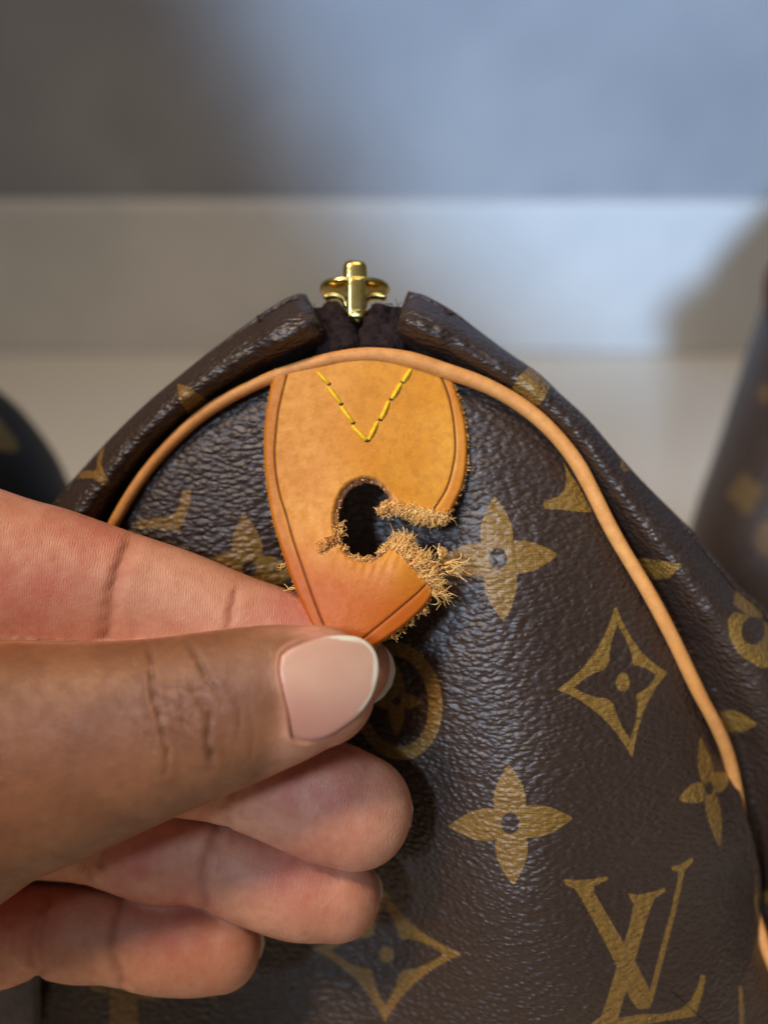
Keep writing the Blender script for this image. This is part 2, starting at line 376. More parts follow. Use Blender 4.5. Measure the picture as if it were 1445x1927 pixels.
def motifs_panel(x, y):
    D = [flower(x, y, (937, 1051), (930, 933), (1050, 1044), (948, 1170), (822, 1058), 31),
         flower(x, y, (960, 1550), (957, 1438), (1078, 1540), (966, 1667), (843, 1556), 31),
         flower(x, y, (1334, 1484), (1318, 1386), (1374, 1456), (1355, 1596), (1276, 1506), 14, (8, 13), 19),
         flower(x, y, (469, 1071), (458, 966), (556, 1080), (480, 1180), (392, 1056), 29, (14, 14)),
         diamond(x, y, (1172, 1284), (1158, 1138), (1257, 1266), (1190, 1428), (1048, 1298), 23, (13, 18)),
         diamond(x, y, (727, 1797), (722, 1672), (872, 1796), (724, 1926), (586, 1786), 25, (14, 15)),
         diamond(x, y, (1429, 1700), (1420, 1634), (1436, 1700), (1426, 1772), (1420, 1700), 2, (1, 1))]
    ring = np.maximum(sdf_poly(x, y, ell((748, 1320), 84, 112, -.15, 32)), -sdf_poly(x, y, ell((746, 1320), 60, 86, -.15, 32)))
    ring = np.minimum(ring, flower(x, y, (746, 1320), (746, 1252), (795, 1320), (746, 1388), (698, 1320), 15, (8, 8))); D.append(ring)
    polys = [cr6([(585, 1243), (640, 1247), (700, 1245), (768, 1230), (772, 1246), (712, 1272), (712, 1300), (760, 1380), (805, 1460), (852, 1535), (895, 1610), (935, 1690), (962, 1745), (945, 1790), (895, 1792), (865, 1750), (830, 1660), (775, 1545), (715, 1430), (660, 1330), (630, 1285), (590, 1268)]),
             cr6([(855, 1305), (900, 1310), (960, 1298), (1015, 1278), (1008, 1302), (968, 1322), (952, 1360), (925, 1440), (893, 1560), (868, 1650), (838, 1745), (812, 1830), (900, 1815), (1000, 1812), (1075, 1795), (1120, 1755), (1150, 1690), (1162, 1645), (1182, 1650), (1170, 1720), (1140, 1822), (1040, 1838), (900, 1860), (700, 1880), (690, 1862), (740, 1825), (768, 1745), (800, 1640), (830, 1545), (862, 1430), (880, 1345), (862, 1325)]),
             cr6([(1035, 1190), (1070, 1186), (1125, 1150), (1130, 1168), (1095, 1205), (1086, 1240), (1060, 1370), (1025, 1500), (990, 1640), (962, 1745), (940, 1740), (968, 1630), (1005, 1490), (1040, 1360), (1066, 1240), (1066, 1212), (1040, 1205)]),
             cr5([(518, 740), (545, 790), (590, 860), (650, 975), (425, 955), (428, 925), (500, 900), (528, 860), (530, 800)]),
             cr7([(795, 1120), (845, 1120), (835, 1200), (800, 1300), (770, 1350), (535, 1335), (530, 1295), (640, 1275), (730, 1270), (770, 1220)]),
             cr4([(375, 890), (465, 890), (470, 1100), (370, 1100)]), cr4([(300, 905), (370, 900), (365, 940), (310, 930)]), cr4([(465, 930), (560, 925), (540, 965), (470, 960)]),
             cr4([(600, 920), (730, 900), (735, 960), (690, 945)]),
             cr6([(1322, 1690), (1334, 1690), (1345, 1790), (1342, 1900), (1325, 1900)])]
    D += [sdf_poly(x, y, p) for p in polys]
    return np.minimum.reduce(D)
def motifs_body(x, y):
    polys = [cr7([(775, 530), (850, 545), (890, 575), (935, 600), (900, 680), (830, 695), (785, 620)]),
             cr7([(340, 900), (365, 890), (345, 980), (380, 1075), (350, 1090), (300, 1060), (215, 1062), (180, 1085), (170, 1060), (240, 1020), (320, 1020), (325, 960)]),
             cr5([(355, 325), (420, 345), (450, 400), (420, 475), (350, 470), (290, 410), (310, 365)]),
             cr5([(768, 730), (830, 775), (790, 800), (765, 780)]),
             cr5([(850, 1170), (950, 1180), (1050, 1208), (1010, 1262), (940, 1270), (880, 1230)]),
             cr6([(1300, 0), (1360, 60), (1420, 130), (1400, 150), (1340, 130), (1290, 90)]),
             cr6([(1235, 525), (1300, 522), (1360, 545), (1405, 582), (1350, 610), (1270, 618), (1240, 600)]),
             cr6([(1420, 1290), (1480, 1290), (1480, 1340), (1425, 1340)])]
    D = [sdf_poly(x, y, p) for p in polys]
    r = np.maximum(sdf_poly(x, y, cr6([(1265, 150), (1290, 120), (1400, 150), (1560, 260), (1500, 350), (1400, 350), (1320, 290), (1280, 220)])), -sdf_poly(x, y, ell((1412, 1188), 22, 26)))
    D.append(r); D.append(flower(x, y, (1540, 1600), (1530, 1500), (1600, 1590), (1550, 1700), (1470, 1610), 25))
    return np.minimum.reduce(D)

# ------------------------------------------------------------------ the handbag
bag = empty('handbag', tuple(P(750, 1500, 18)))
tag(bag, 'dark brown monogram canvas duffle bag with tan piping and a torn leather tab', 'handbag')
pip = [(95, 2080, 19.0), (90, 1900, 18.8), (92, 1600, 18.0), (100, 1300, 16.6), (150, 1115, 16.2), (200, 1012, 15.95), (245, 930, 15.8), (290, 868, 15.68), (340, 815, 15.58), (400, 766, 15.46), (480, 723, 15.3), (541, 699, 15.2),
       (602, 681, 15.12), (650, 671, 15.1), (702, 667, 15.08), (772, 676, 15.08), (845, 700, 15.1), (925, 729, 15.15), (1011, 784, 15.2), (1077, 857, 15.25), (1115, 925, 15.3), (1156, 1008, 15.35), (1219, 1112, 15.45),
       (1269, 1207, 15.6), (1313, 1301, 15.8), (1349, 1368, 16.1), (1374, 1432, 16.5), (1390, 1520, 16.9), (1398, 1600, 17.2), (1408, 1680, 17.3), (1425, 1740, 17.2), (1446, 1800, 17.0), (1480, 1890, 16.8), (1500, 2080, 16.9)]
pipc = catmull(pip, 10)
kz = np.hanning(17); kz /= kz.sum(); pipc = np.stack([np.r_[pipc[:8, k], np.convolve(pipc[:, k], kz, 'valid'), pipc[-8:, k]] for k in range(3)], 1)
PC = P(pipc[:, 0], pipc[:, 1], pipc[:, 2])
# small irregularities of the piping
rr = .00124*(1+.015*np.sin(np.arange(len(PC))*.17)+.012*np.sin(np.arange(len(PC))*.43)) * np.interp(np.arange(len(PC)), [0, 60, 110, 150, 250, 320], [.85, .85, .93, 1.15, 1.02, 1.0])
V, Fc = tube(PC, rr, 20); mk('piping', V, Fc, PIPING, bag)
# end panel
depth = tps([(215, 985, 15.95), (300, 870, 15.7), (400, 775, 15.55), (540, 706, 15.35), (640, 690, 15.28), (702, 685, 15.26), (845, 712, 15.28), (1005, 800, 15.34), (1105, 925, 15.38), (1205, 1115, 15.5), (1300, 1301, 15.75), (1360, 1435, 16.05),
             (550, 800, 15.35), (700, 760, 15.32), (840, 800, 15.25), (350, 900, 15.68), (430, 1000, 15.65), (560, 950, 15.55), (690, 985, 15.9), (900, 900, 15.10), (1000, 1000, 15.0), (930, 1080, 14.9),
             (1170, 1280, 15.22), (960, 1500, 14.75), (900, 1250, 14.9), (800, 1350, 15.4), (700, 1500, 16.35), (600, 1240, 16.2), (450, 1160, 16.0), (280, 980, 15.88), (750, 1750, 16.55), (500, 1500, 16.9), (200, 1300, 17.0), (300, 1900, 17.4),
             (640, 1920, 16.9), (1180, 1800, 15.1), (1320, 1480, 15.7), (1050, 1380, 14.78), (1400, 1600, 16.0), (1000, 1850, 15.1), (60, 1650, 17.7), (1390, 1850, 16.0), (1120, 1650, 15.0), (980, 1680, 14.8), (850, 1750, 15.7), (1425, 1700, 16.6)], .00002)
Cc = np.array([760.0, 1400.0]); NTH, NR = 760, 250
# closed boundary: piping then across below the frame
B = resample(np.vstack([pipc, catmull([(1500, 2080, 16.9), (1200, 2250, 17.4), (750, 2300, 17.8), (300, 2230, 18.6), (95, 2080, 19.0)], 8)[1:-1]]), NTH)
ang = np.arctan2(B[:, 1]-Cc[1], B[:, 0]-Cc[0])
Sx = B[:, 0].copy(); Sy = B[:, 1].copy()
# where the panel bulges over its own edge (lower right, lower left)
silR = catmull([(1345, 1340), (1366, 1400), (1383, 1450), (1403, 1530), (1421, 1595), (1433, 1660), (1427, 1745), (1412, 1810), (1396, 1860), (1392, 1930), (1400, 2080)], 10)
for i in range(NTH):
    x0, y0 = B[i, 0], B[i, 1]
    if x0 > 1300 and 1340 < y0 <= 2080:
        Sx[i] = np.interp(y0, silR[:, 1], silR[:, 0])
ri = np.linspace(0, 1, NR)**.9; RS = .90
px = np.empty((NR, NTH)); py = np.empty((NR, NTH)); dd = np.empty((NR, NTH))
ov = np.clip((Sx-B[:, 0])/10+.6, 0, 1.0)*((B[:, 0] > 1330) & (B[:, 1] > 1300))
ov = np.convolve(np.r_[ov[-12:], ov, ov[:12]], np.ones(25)/25, 'valid')
lb = (B[:, 0] < 150) & (B[:, 1] > 1650)
Sx[lb] = np.minimum(Sx[lb], 64); ovl = np.convolve(np.r_[lb[-12:], lb, lb[:12]].astype(float), np.ones(25)/25, 'valid'); ov = np.maximum(ov, ovl)
dSil = depth(Sx, Sy)
for k, r in enumerate(ri):
    q = min(r/RS, 1)
    f_in = .985*q + .0*q
    x = Cc[0]+(Sx-Cc[0])*q; y = Cc[1]+(Sy-Cc[1])*q
    d = depth(x, y)
    # roundness towards an overhanging edge
    d = d + ov*(.55*sm(.80, 1.0, np.full(NTH, q))**1.5)
    if r <= RS:
        px[k], py[k], dd[k] = x, y, d
    else:
        t = (r-RS)/(1-RS)
        px[k] = x*(1-t)+B[:, 0]*t - ov*6*math.sin(math.pi*t)*np.sign(B[:, 0]-700); py[k] = y*(1-t)+B[:, 1]*t; dd[k] = d*(1-t)+(B[:, 2]+.12)*t + ov*.25*math.sin(math.pi*t)
# pull rows slightly inside the piping then under it
edge_in = sm(.82, RS, ri)[:, None]*(1-ov)[None]
dd += .10*edge_in*(ri[:, None] < 2)
# broad soft unevenness
dd += .018*np.sin(px/61+py/140)*np.sin(py/83-px/170)
Vp = P(px, py, dd).reshape(-1, 3)
mot = motifs_panel(px.ravel(), py.ravel()); mot[np.repeat(ri > .935, NTH) & np.tile(ov > .05, NR)] = 40
# a front-left shade of print stays only on the front
Fp = np.vstack([grid_faces(NR, NTH, True, flip=True)])
mk('end_panel', Vp, Fp, CANVAS, bag, attrs={'motif': mot})

# body canvas: puffed roll outside the piping
silL = [(74, 2080, 19), (66, 1850, 18.4), (40, 1650, 18), (5, 1400, 17.4), (20, 1150, 17.0), (62, 1010, 16.7), (108, 945, 16.5), (160, 885, 16.35), (215, 825, 16.2), (280, 762, 16.05), (340, 712, 15.95), (400, 664, 15.85), (470, 612, 15.75), (520, 578, 15.7), (556, 559, 15.68), (574, 558, 15.7)]
silRr = [(768, 552, 15.7), (800, 562, 15.66), (850, 590, 15.66), (900, 628, 15.68), (960, 672, 15.7), (1010, 706, 15.72), (1050, 744, 15.78), (1100, 790, 15.85), (1150, 848, 15.95), (1200, 904, 16.05), (1250, 954, 16.15), (1300, 1004, 16.25), (1345, 1058, 16.35), (1390, 1110, 16.5), (1445, 1160, 16.7), (1530, 1290, 17.2), (1590, 1480, 17.8), (1620, 1750, 18.2), (1630, 2080, 18.6)]
def nearest_par(pc, m, i0, i1): return resample(pc[i0:i1+1], m)
idx = lambda x, y: int(np.argmin((pipc[:, 0]-x)**2+(pipc[:, 1]-y)**2))
def body(sil, p0, p1, m, wrinkle_amp, hem):
    S = resample(catmull(sil, 10), m); A = resample(pipc[p0:p1+1], m)
    # blend parameterisation by arc length
    prof = [(-.14, .16), (-.04, .30), (.06, .36), (.16, .32), (.28, .14), (.42, -.06), (.56, -.17), (.70, -.12), (.82, .06), (.92, .30), (.98, .56), (1.0, .85), (.985, 1.3), (.93, 2.1), (.85, 3.4), (.75, 5.0), (.6, 7.0)]
    pr = catmull(prof, 7); n = len(pr)
    t = pr[:, 0][None]; e = pr[:, 1][None]
    x = A[:, 0:1]*(1-t)+S[:, 0:1]*t; y = A[:, 1:2]*(1-t)+S[:, 1:2]*t
    base = A[:, 2:3]+(S[:, 2:3]-.65-A[:, 2:3])*np.clip(t, 0, 1)**1.2
    wd = np.hypot(S[:, 0]-A[:, 0], S[:, 1]-A[:, 1])[:, None]
    d = base+e*np.where(e > .6, 1, np.clip(wd/70, .6, 1.9))
    s = np.linspace(0, 1, m)[:, None]*m
    # gathers perpendicular to the roll
    band = np.exp(-((t-.5)/.28)**2)
    d += wrinkle_amp*band*(np.sin(s*.55+3*np.sin(s*.06)+t*3)*.5+np.sin(s*.23+1.7+t*2)+.6*np.sin(s*.115))
    return x, y, d, t
band_ = lambda t: np.exp(-((t-.5)/.33)**2)
for (sil, p0, p1, m, amp, side) in ((silL, 0, idx(632, 676), 430, .014, 'L'), (silRr, idx(736, 670), len(pipc)-1, 560, .016, 'R')):
    x, y, d, t = body(sil, p0, p1, m, amp, side)
    m_ = len(x); ends = (np.arange(m_)[::-1] if side == 'L' else np.arange(m_))[:, None]*(1.75)   # px from the end
    wf = sm(1.0, .88, t)*np.ones((m_, 1)); cut = int(t.shape[1]*.62); wf[:, cut:] = 0
    d = d-.10*np.exp(-((ends-34)/20)**2)*band_(t)+.07*np.exp(-((ends-58)/9)**2)*band_(t)+.03*np.exp(-ends/60)*np.sin(t*38+ends/9)*wf
    tip_ = np.clip(1-ends/11, 0, 1); tip_ = (1-np.sqrt(1-tip_**2))*.45
    cx_ = x[:, :cut].mean(1, keepdims=True); cy_ = y[:, :cut].mean(1, keepdims=True); cz_ = d[:, :cut].mean(1, keepdims=True)+.25
    late_ = np.ones((1, t.shape[1])); late_[:, int(t.shape[1]*.72):] = 0
    x = x+(cx_-x)*tip_*late_; y = y+(cy_-y)*tip_*late_; d = d+(cz_-d)*tip_*late_
    V = P(x, y, d); nu, nv = x.shape
    mo = motifs_body(x.ravel(), y.ravel()).reshape(nu, nv); mo[:, (t[0] > .97)] = 40
    late = np.arange(nv) > int(nv*.72); mo[:, late] = 40
    nu = V.shape[0]
    o = mk('body_canvas', V.reshape(-1, 3), grid_faces(nu, nv), CANVAS, bag, attrs={'motif': mo.ravel()})
    so_ = o.modifiers.new('cloth_thickness', 'SOLIDIFY'); so_.thickness = .0011; so_.offset = 0
    tag(o, 'rolled body canvas left of the zip' if side == 'L' else 'rolled body canvas right of the zip')

# ------------------------------------------------------------------ zip tapes, teeth gap and slider
def mound(name, pts, rad, label):
    c = catmull(pts, 8); C = P(c[:, 0], c[:, 1], c[:, 2]); V, Fc = tube(C, np.interp(np.linspace(0, 1, len(C)), np.linspace(0, 1, len(rad)), rad), 40, True)
    nn = len(V); V = V + (rng.normal(size=(nn, 3))*.00006); V = V+.00022*np.sin(V*2300+np.roll(V, 1, 1)*1700)
    return V, Fc
tapeL = MB(); tapeL.add(mound('', [(600, 594, 16.0), (606, 618, 15.8), (622, 650, 15.55), (640, 672, 15.4)], [.0024, .0033, .0034, .003], ''))
tapeL.add(mound('', [(622, 586, 15.95), (632, 606, 15.7), (646, 632, 15.5), (662, 662, 15.35)], [.0022, .0027, .0028, .0026], ''))
tl = tapeL.build('zip_tape', TAPE, bag); tag(tl, 'dark maroon zip tape left of the slider')
tapeR = MB(); tapeR.add(mound('', [(746, 590, 15.95), (742, 620, 15.75), (728, 650, 15.5), (712, 668, 15.35)], [.0022, .0036, .0037, .003], ''))
tapeR.add(mound('', [(718, 588, 15.85), (714, 608, 15.65), (706, 634, 15.5), (700, 662, 15.35)], [.0024, .0028, .0030, .0026], ''))
tr = tapeR.build('zip_tape', TAPE, bag); tag(tr, 'dark maroon zip tape right of the slider')
V, Fc = superell(P(672, 645, 16.3), (.006, .006, .004), .9, .9, nu=14, nv=18); mk('zip_lining', V, Fc, TAPE, bag)
pull = mk('zip_slider', *superell(P(668, 545, 16.2), (.0066, .00075, .0052), .55, .8, nu=16, nv=48, axes=[RT, UP*.985+FW*.17, -FW*.985+UP*.17]), BRASS, bag)
def zpart(name, vf):
    o = mk(name, vf[0], vf[1], BRASS); o.parent = pull; o.matrix_parent_inverse = Matrix.Identity(4); return o
zpart('knob', superell(P(669, 517, 16.0), (.0023, .0026, .0021), .6, .6))
zpart('bridge', superell(P(670, 562, 15.6), (.00175, .0037, .0013), .25, .5))
zpart('foot', superell(P(670, 589, 15.62), (.0023, .0005, .0016), .5, .8))
zpart('foot', superell(P(671, 597, 15.7), (.0013, .0011, .001), .7, .8))
for sx in (-1, 1):
    a = np.linspace(-.3, math.pi*.75, 16); cx_ = 668+sx*40
    pts = np.stack([cx_+(-sx)*(24*np.cos(a)), 575-18*np.sin(a), np.full(16, 16.0)], 1)
    zpart('wing', tube(P(pts[:, 0], pts[:, 1], pts[:, 2]), .0007, 10, aspect=2.2))
for (x_, y_, d_) in [(665, 622, 15.75), (674, 629, 15.6), (667, 636, 15.5), (676, 643, 15.42)]:
    V, Fc = superell(P(x_, y_, d_), (.00075, .0003, .0006), .4, .5, nu=8, nv=14); mk('zip_tooth', V, Fc, BRASS, bag)
# fuzz on the tapes
def fibre(px0, py0, d0, ang_, L, curl, r, n=7, dz=0, wob=.55):
    t = np.linspace(0, 1, n); a = ang_+curl*t+wob*np.sin(t*random.uniform(4, 9)+random.uniform(0, 6))
    st = L/(n-1); x = px0+np.r_[0, np.cumsum(np.cos(a[:-1])*st)]; y = py0-np.r_[0, np.cumsum(np.sin(a[:-1])*st)]
    d = d0+dz*t+.05*np.sin(t*5+random.uniform(0, 6))
    return tube(P(x, y, d), r*(1-.45*t), 4, False)
fz = MB()
for k in range(420):
    s = random.choice((0, 1)); c = (random.uniform(590, 650), random.uniform(575, 650)) if s == 0 else (random.uniform(695, 752), random.uniform(570, 650))
    fz.add(fibre(c[0], c[1], random.uniform(15.3, 15.75), random.uniform(0, 6.28), random.uniform(5, 13), random.uniform(-3, 3), .00006, 5))
for k in range(3): fz.add(fibre(655+6*k, 625+4*k, 15.25, -.75, 38, .3, .0001, 8))
tag(fz.build('tape_fuzz', TAPE, bag), kind='stuff')
# dark saddle stitches at the roll ends
PR = {}
for (a, b, d) in [((524, 640), (531, 668), 15.25), ((574, 606), (585, 627), 15.2), ((486, 596), (495, 608), 15.45), ((532, 574), (541, 583), 15.5), ((761, 602), (770, 618), 15.2), ((772, 568), (786, 580), 15.35),
                  ((827, 604), (840, 622), 15.2), ((838, 584), (850, 594), 15.4), ((812, 636), (822, 650), 15.2)]:
    L = catmull([(a[0], a[1], d+.12), ((a[0]+b[0])/2-2, (a[1]+b[1])/2, d-.02), (b[0], b[1], d+.12)], 5)
    V, Fc = tube(P(L[:, 0], L[:, 1], L[:, 2]), .00038, 8); mk('saddle_stitch', V, Fc, STITCH, bag)

# ------------------------------------------------------------------ the torn leather tab
tdepth = tps([(520, 705, 15.12), (700, 690, 15.0), (845, 708, 15.1), (505, 850, 15.0), (690, 850, 14.84), (876, 850, 14.95), (505, 960, 14.86), (690, 900, 14.74), (865, 930, 14.86), (835, 965, 14.80), (760, 950, 14.72),
              (535, 1040, 14.66), (640, 1000, 14.55), (600, 1080, 14.42), (700, 1065, 14.34), (760, 1060, 14.28), (806, 1105, 14.34), (690, 1130, 14.22), (640, 1180, 14.14), (580, 1150, 14.3), (690, 1215, 14.06), (760, 1170, 14.2), (650, 1228, 14.06)], .00001)
hc = np.array([687., 979.])
def holept(a, rx=60, ry=80): return (hc[0]+rx*math.cos(a), hc[1]-ry*math.sin(a))
edgeR = catmull([(848, 700), (858, 735), (868, 765), (876, 800), (879, 840), (877, 880), (870, 915), (860, 938), (848, 960), (838, 972)], 8)
tornU = [(838, 972), (824, 966), (815, 968), (800, 961), (786, 962), (772, 956), (760, 957), (750, 950), (742, 948)]
holeA = [holept(a) for a in np.linspace(math.radians(24), math.radians(212), 44)]
slit = [(632, 1018), (622, 1023), (612, 1031), (604, 1038), (613, 1036), (624, 1030), (637, 1026)]
holeB = [holept(a) for a in np.linspace(math.radians(220), math.radians(318), 22)]
tornL = [(738, 1030), (746, 1034), (756, 1042), (766, 1053), (775, 1062), (786, 1074), (796, 1084), (804, 1093), (812, 1103), (815, 1114)]
edgeLR = catmull([(815, 1114), (806, 1132), (790, 1150), (763, 1175), (735, 1196), (710, 1213), (690, 1224)], 8)
bot = catmull([(690, 1224), (665, 1232), (635, 1228), (608, 1206), (590, 1180), (575, 1150)], 8)
edgeL = catmull([(575, 1150), (560, 1115), (545, 1078), (529, 1030), (514, 980), (504, 925), (498, 860), (499, 800), (506, 750), (514, 712), (522, 696)], 10)
top = catmull([(522, 696), (600, 676), (700, 664), (790, 676), (848, 700)], 8)
segs = [('cut', top), ('cut', edgeR), ('torn', tornU), ('rim', holeA), ('torn', slit), ('rim', holeB), ('torn', tornL), ('cut', edgeLR), ('cut', bot), ('cut', edgeL)]
OUT = []; KIND = []
for kd, s in segs:
    s = np.asarray(s, float); L = np.linalg.norm(np.diff(s, axis=0), axis=1).sum(); s = resample(s, max(3, int(L/2.6)))
    if kd != 'cut': s[1:-1] += rng.normal(size=(len(s)-2, 2))*(1.0 if kd == 'torn' else .5)
    for p in s[:-1]: OUT.append(p); KIND.append(kd)
OUT = np.array(OUT); nO = len(OUT)
# clean spacing; interior sample points
gx, gy = np.meshgrid(np.arange(490, 890, 2.8), np.arange(655, 1240, 2.8)); gx[1::2] += 1.4
gx = gx.ravel(); gy = gy.ravel(); sd = sdf_poly(gx, gy, OUT); mI = sd < -2.2
pts = np.vstack([OUT, np.stack([gx[mI], gy[mI]], 1)])
res = delaunay_2d_cdt([Vector(p) for p in pts], [], [list(range(nO))], 1, 1e-4)
tv = np.array([v[:] for v in res[0]]); tf = np.array([f for f in res[2]], int)
tri_area = (tv[tf[:, 1], 0]-tv[tf[:, 0], 0])*(tv[tf[:, 2], 1]-tv[tf[:, 0], 1])-(tv[tf[:, 1], 1]-tv[tf[:, 0], 1])*(tv[tf[:, 2], 0]-tv[tf[:, 0], 0])
tf[tri_area > 0] = tf[tri_area > 0][:, ::-1]
tx, ty = tv[:, 0], tv[:, 1]
din = -sdf_poly(tx, ty, OUT); din = np.clip(din, 0, 40)
dtorn = np.minimum(dist_line(tx, ty, tornU), np.minimum(dist_line(tx, ty, tornL), dist_line(tx, ty, slit)))
drim = np.minimum(dist_line(tx, ty, holeA), dist_line(tx, ty, holeB))
dcut = np.minimum.reduce([dist_line(tx, ty, e) for e in (edgeR, edgeLR, bot, edgeL)])
bev = 4.5; q = np.clip(1-din/bev, 0, 1)
front = tdepth(tx, ty)+.075*(1-np.sqrt(1-q**2))
front += .02*np.exp(-(dtorn/9)**2)*rng.normal(size=len(tx))*.5
scoreL = catmull([(540, 705), (530, 745), (523, 780), (518, 830), (517, 856), (520, 895), (528, 935), (539, 970), (548, 1003), (559, 1038), (570, 1070), (581, 1102), (596, 1143), (612, 1183), (620, 1200)], 4)
scoreR = catmull([(826, 700), (838, 727), (847, 755), (854, 795), (857, 840), (853, 876), (842, 916), (827, 943), (813, 962)], 4)
scoreB = catmull([(808, 1092), (794, 1108), (778, 1123), (745, 1151), (711, 1179), (670, 1212)], 4)
def signed(x, y, line):
    d = dist_line(x, y, line); i = np.argmin((x[:, None]-line[None, :, 0])**2+(y[:, None]-line[None, :, 1])**2, 1)
    i0 = np.clip(i-1, 0, len(line)-1); i1 = np.clip(i+1, 0, len(line)-1); T = line[i1]-line[i0]
    return d*np.sign(T[:, 0]*(y-line[i, 1])-T[:, 1]*(x-line[i, 0]))
sg = np.stack([signed(tx, ty, l) for l in (scoreL, scoreR, scoreB)]); best = np.argmin(np.abs(sg), 0); score = sg[best, np.arange(len(tx))]
score_on = np.where(ty > 1085, 1, np.where((tx > 700) & (ty > 968), 0, 1)).astype(float)
groove = np.exp(-(score/2.6)**2)*score_on; front += .015*groove
front += .03*np.exp(-((dist_line(tx, ty, [(636, 1030), (700, 1072), (745, 1052)]))/14)**2)*np.sin(tx/3.1+ty/9)*.25
ew = np.clip(1-np.abs(0)/1, 0, 1)
edgeA = sm(24, 15, dcut)*(dcut < 24)
th = .17
nT = len(tv)
V = np.vstack([P(tx, ty, front), P(tx, ty, tdepth(tx, ty)+th)])
side = np.arange(nO); s2 = (side+1) % nO
# the side wall gets two extra rings so that it reads as layered raw leather
ringn = 3; rings = []
cen_dir = np.zeros((nO, 2)); tang = np.roll(OUT, -1, 0)-np.roll(OUT, 1, 0); cen_dir = np.stack([tang[:, 1], -tang[:, 0]], 1); cen_dir /= np.linalg.norm(cen_dir, axis=1)[:, None]
test = OUT+cen_dir*2; sgn = np.where(sdf_poly(test[:, 0], test[:, 1], OUT) < 0, 1, -1)[:, None]; inn = cen_dir*sgn
isr = np.array([k == 'rim' for k in KIND]); ist = np.array([k == 'torn' for k in KIND])
for j in range(1, ringn+1):
    t = j/(ringn+1)
    outw = np.where(isr, 6.5+6*np.clip(-inn[:, 1]*.75-inn[:, 0]*.65, 0, 1), np.where(ist, 4.0, 1.2))*math.sin(math.pi*t*.62)
    pt = OUT-inn*outw[:, None]+rng.normal(size=(nO, 2))*np.where(isr | ist, .8, .3)[:, None]
    f0 = tdepth(OUT[:, 0], OUT[:, 1]); rings.append(P(pt[:, 0], pt[:, 1], f0+.075+(th-.075)*t))
V = np.vstack([V]+rings)
faces = [tuple(f) for f in tf]+[tuple(f[::-1]+nT) for f in tf]
order = [side]+[2*nT+j*nO+side for j in range(ringn)]+[nT+side]
smats = []; wallfaces = []
for a_, b_ in zip(order[:-1], order[1:]):
    for i in range(nO): wallfaces.append((a_[i], a_[(i+1) % nO], b_[(i+1) % nO], b_[i]))
nf = len(faces); faces += wallfaces
bare = np.clip(np.exp(-(dtorn/5)**2)*.9, 0, 1)+.5*np.exp(-(drim/2.0)**2)+.28*np.exp(-(dist_line(tx, ty, [(632, 1018), (604, 1036)])/11)**2)
pat = sm(1000, 1140, ty+ (690-tx)*.25)
pad1 = lambda a, b, c: np.r_[a, b, np.full(ringn*nO, c)]
tab = mk('leather_tab', V, faces, TAB, bag, attrs={'score': pad1(score, score*0+9, 9), 'score_on': pad1(score_on, score_on*0, 0), 'edge': pad1(edgeA, edgeA*0+.5, .9), 'bare': np.clip(pad1(bare, bare*0+1, 0)+np.r_[np.zeros(2*nT), np.tile(np.where(ist, 1.0, 0), ringn)], 0, 1), 'patina': pad1(pat, pat, 0)})
tag(tab, 'orange tan leather tab torn open at its round hole')
tab.data.materials.append(RIM)
mi = np.zeros(len(tab.data.polygons), np.int32)
for k in range(len(mi)-len(wallfaces), len(mi)):
    if isr[(k-(len(mi)-len(wallfaces))) % nO]: mi[k] = 1
tab.data.polygons.foreach_set('material_index', mi)
def child(o): o.parent = tab; o.matrix_parent_inverse = Matrix.Identity(4); return o
# yellow V of stitches
q1 = lambda p: (480+p[0]*.3045, 460+p[1]*.3045)
for a, b in [((388, 793), (457, 862)), ((450, 880), (532, 985)), ((532, 1005), (606, 1102)), ((602, 1122), (688, 1213)), ((962, 772), (912, 850)), ((902, 858), (842, 955)), ((826, 968), (776, 1082)), ((756, 1096), (700, 1210))]:
    a = np.array(q1(a)); b = np.array(q1(b)); t = np.linspace(0, 1, 13); L = a+(b-a)*t[:, None]
    dz = tdepth(L[:, 0], L[:, 1])-.05*np.sin(math.pi*np.clip(t*1.02, 0, 1))**.5+.03
    r = .00038*(.85+.15*np.sin(math.pi*t))
    V, Fc = tube(P(L[:, 0], L[:, 1], dz), r, 10); child(mk('stitch', V, Fc, THREAD))
    V, Fc = superell(P(b[0], b[1], tdepth(b[0], b[1])-.003), (.00042, .0003, .00008), 1, 1, nu=8, nv=12); child(mk('needle_hole', V, Fc, HOLE))
# frayed fibres
fr = MB(); tU = resample(tornU, 200); tL = resample(tornL, 200)
def clump(cx_, cy_, d0, ang0, L0, n, spread, r=.00008, rad=4, dz=0, curl=1.2):
    for _ in range(n):
        fr.add(fibre(cx_+random.gauss(0, rad), cy_+random.gauss(0, rad*.6), d0+random.uniform(-.04, .1), ang0+random.gauss(0, spread), L0*random.uniform(.5, 1.15), random.gauss(0, curl), r*random.uniform(.9, 1.9), 11, dz*random.uniform(0, 1)))
for k in range(46):     # upper torn edge: dense short curly fringe, hanging down
    s = tU[min(199, int(abs(random.betavariate(1.0, 1.25))*199))]; u = (s[0]-742)/96
    clump(s[0]+random.uniform(-3, 3), s[1]-1, tdepth(s[0], s[1])-.01, math.radians(-98+random.uniform(-28, 20)-18*(1-u)), 13+13*math.sin(math.pi*np.clip(u, 0, 1))+8*u, 24, .6, .00006, 3.4, .1, 2.2)
for k in range(9): clump(738-k*2.4, 949+k*1.4+random.uniform(-3, 3), 14.74, math.radians(195+random.uniform(-25, 25)), 15, 7, .4, .00009, 3, .05, 2.0)
for k in range(8): clump(random.uniform(716, 735), 955+random.uniform(-4, 10), 14.76, math.radians(250+random.uniform(-60, 40)), 14, 5, .5, .00009, 3, .05, 2.2)
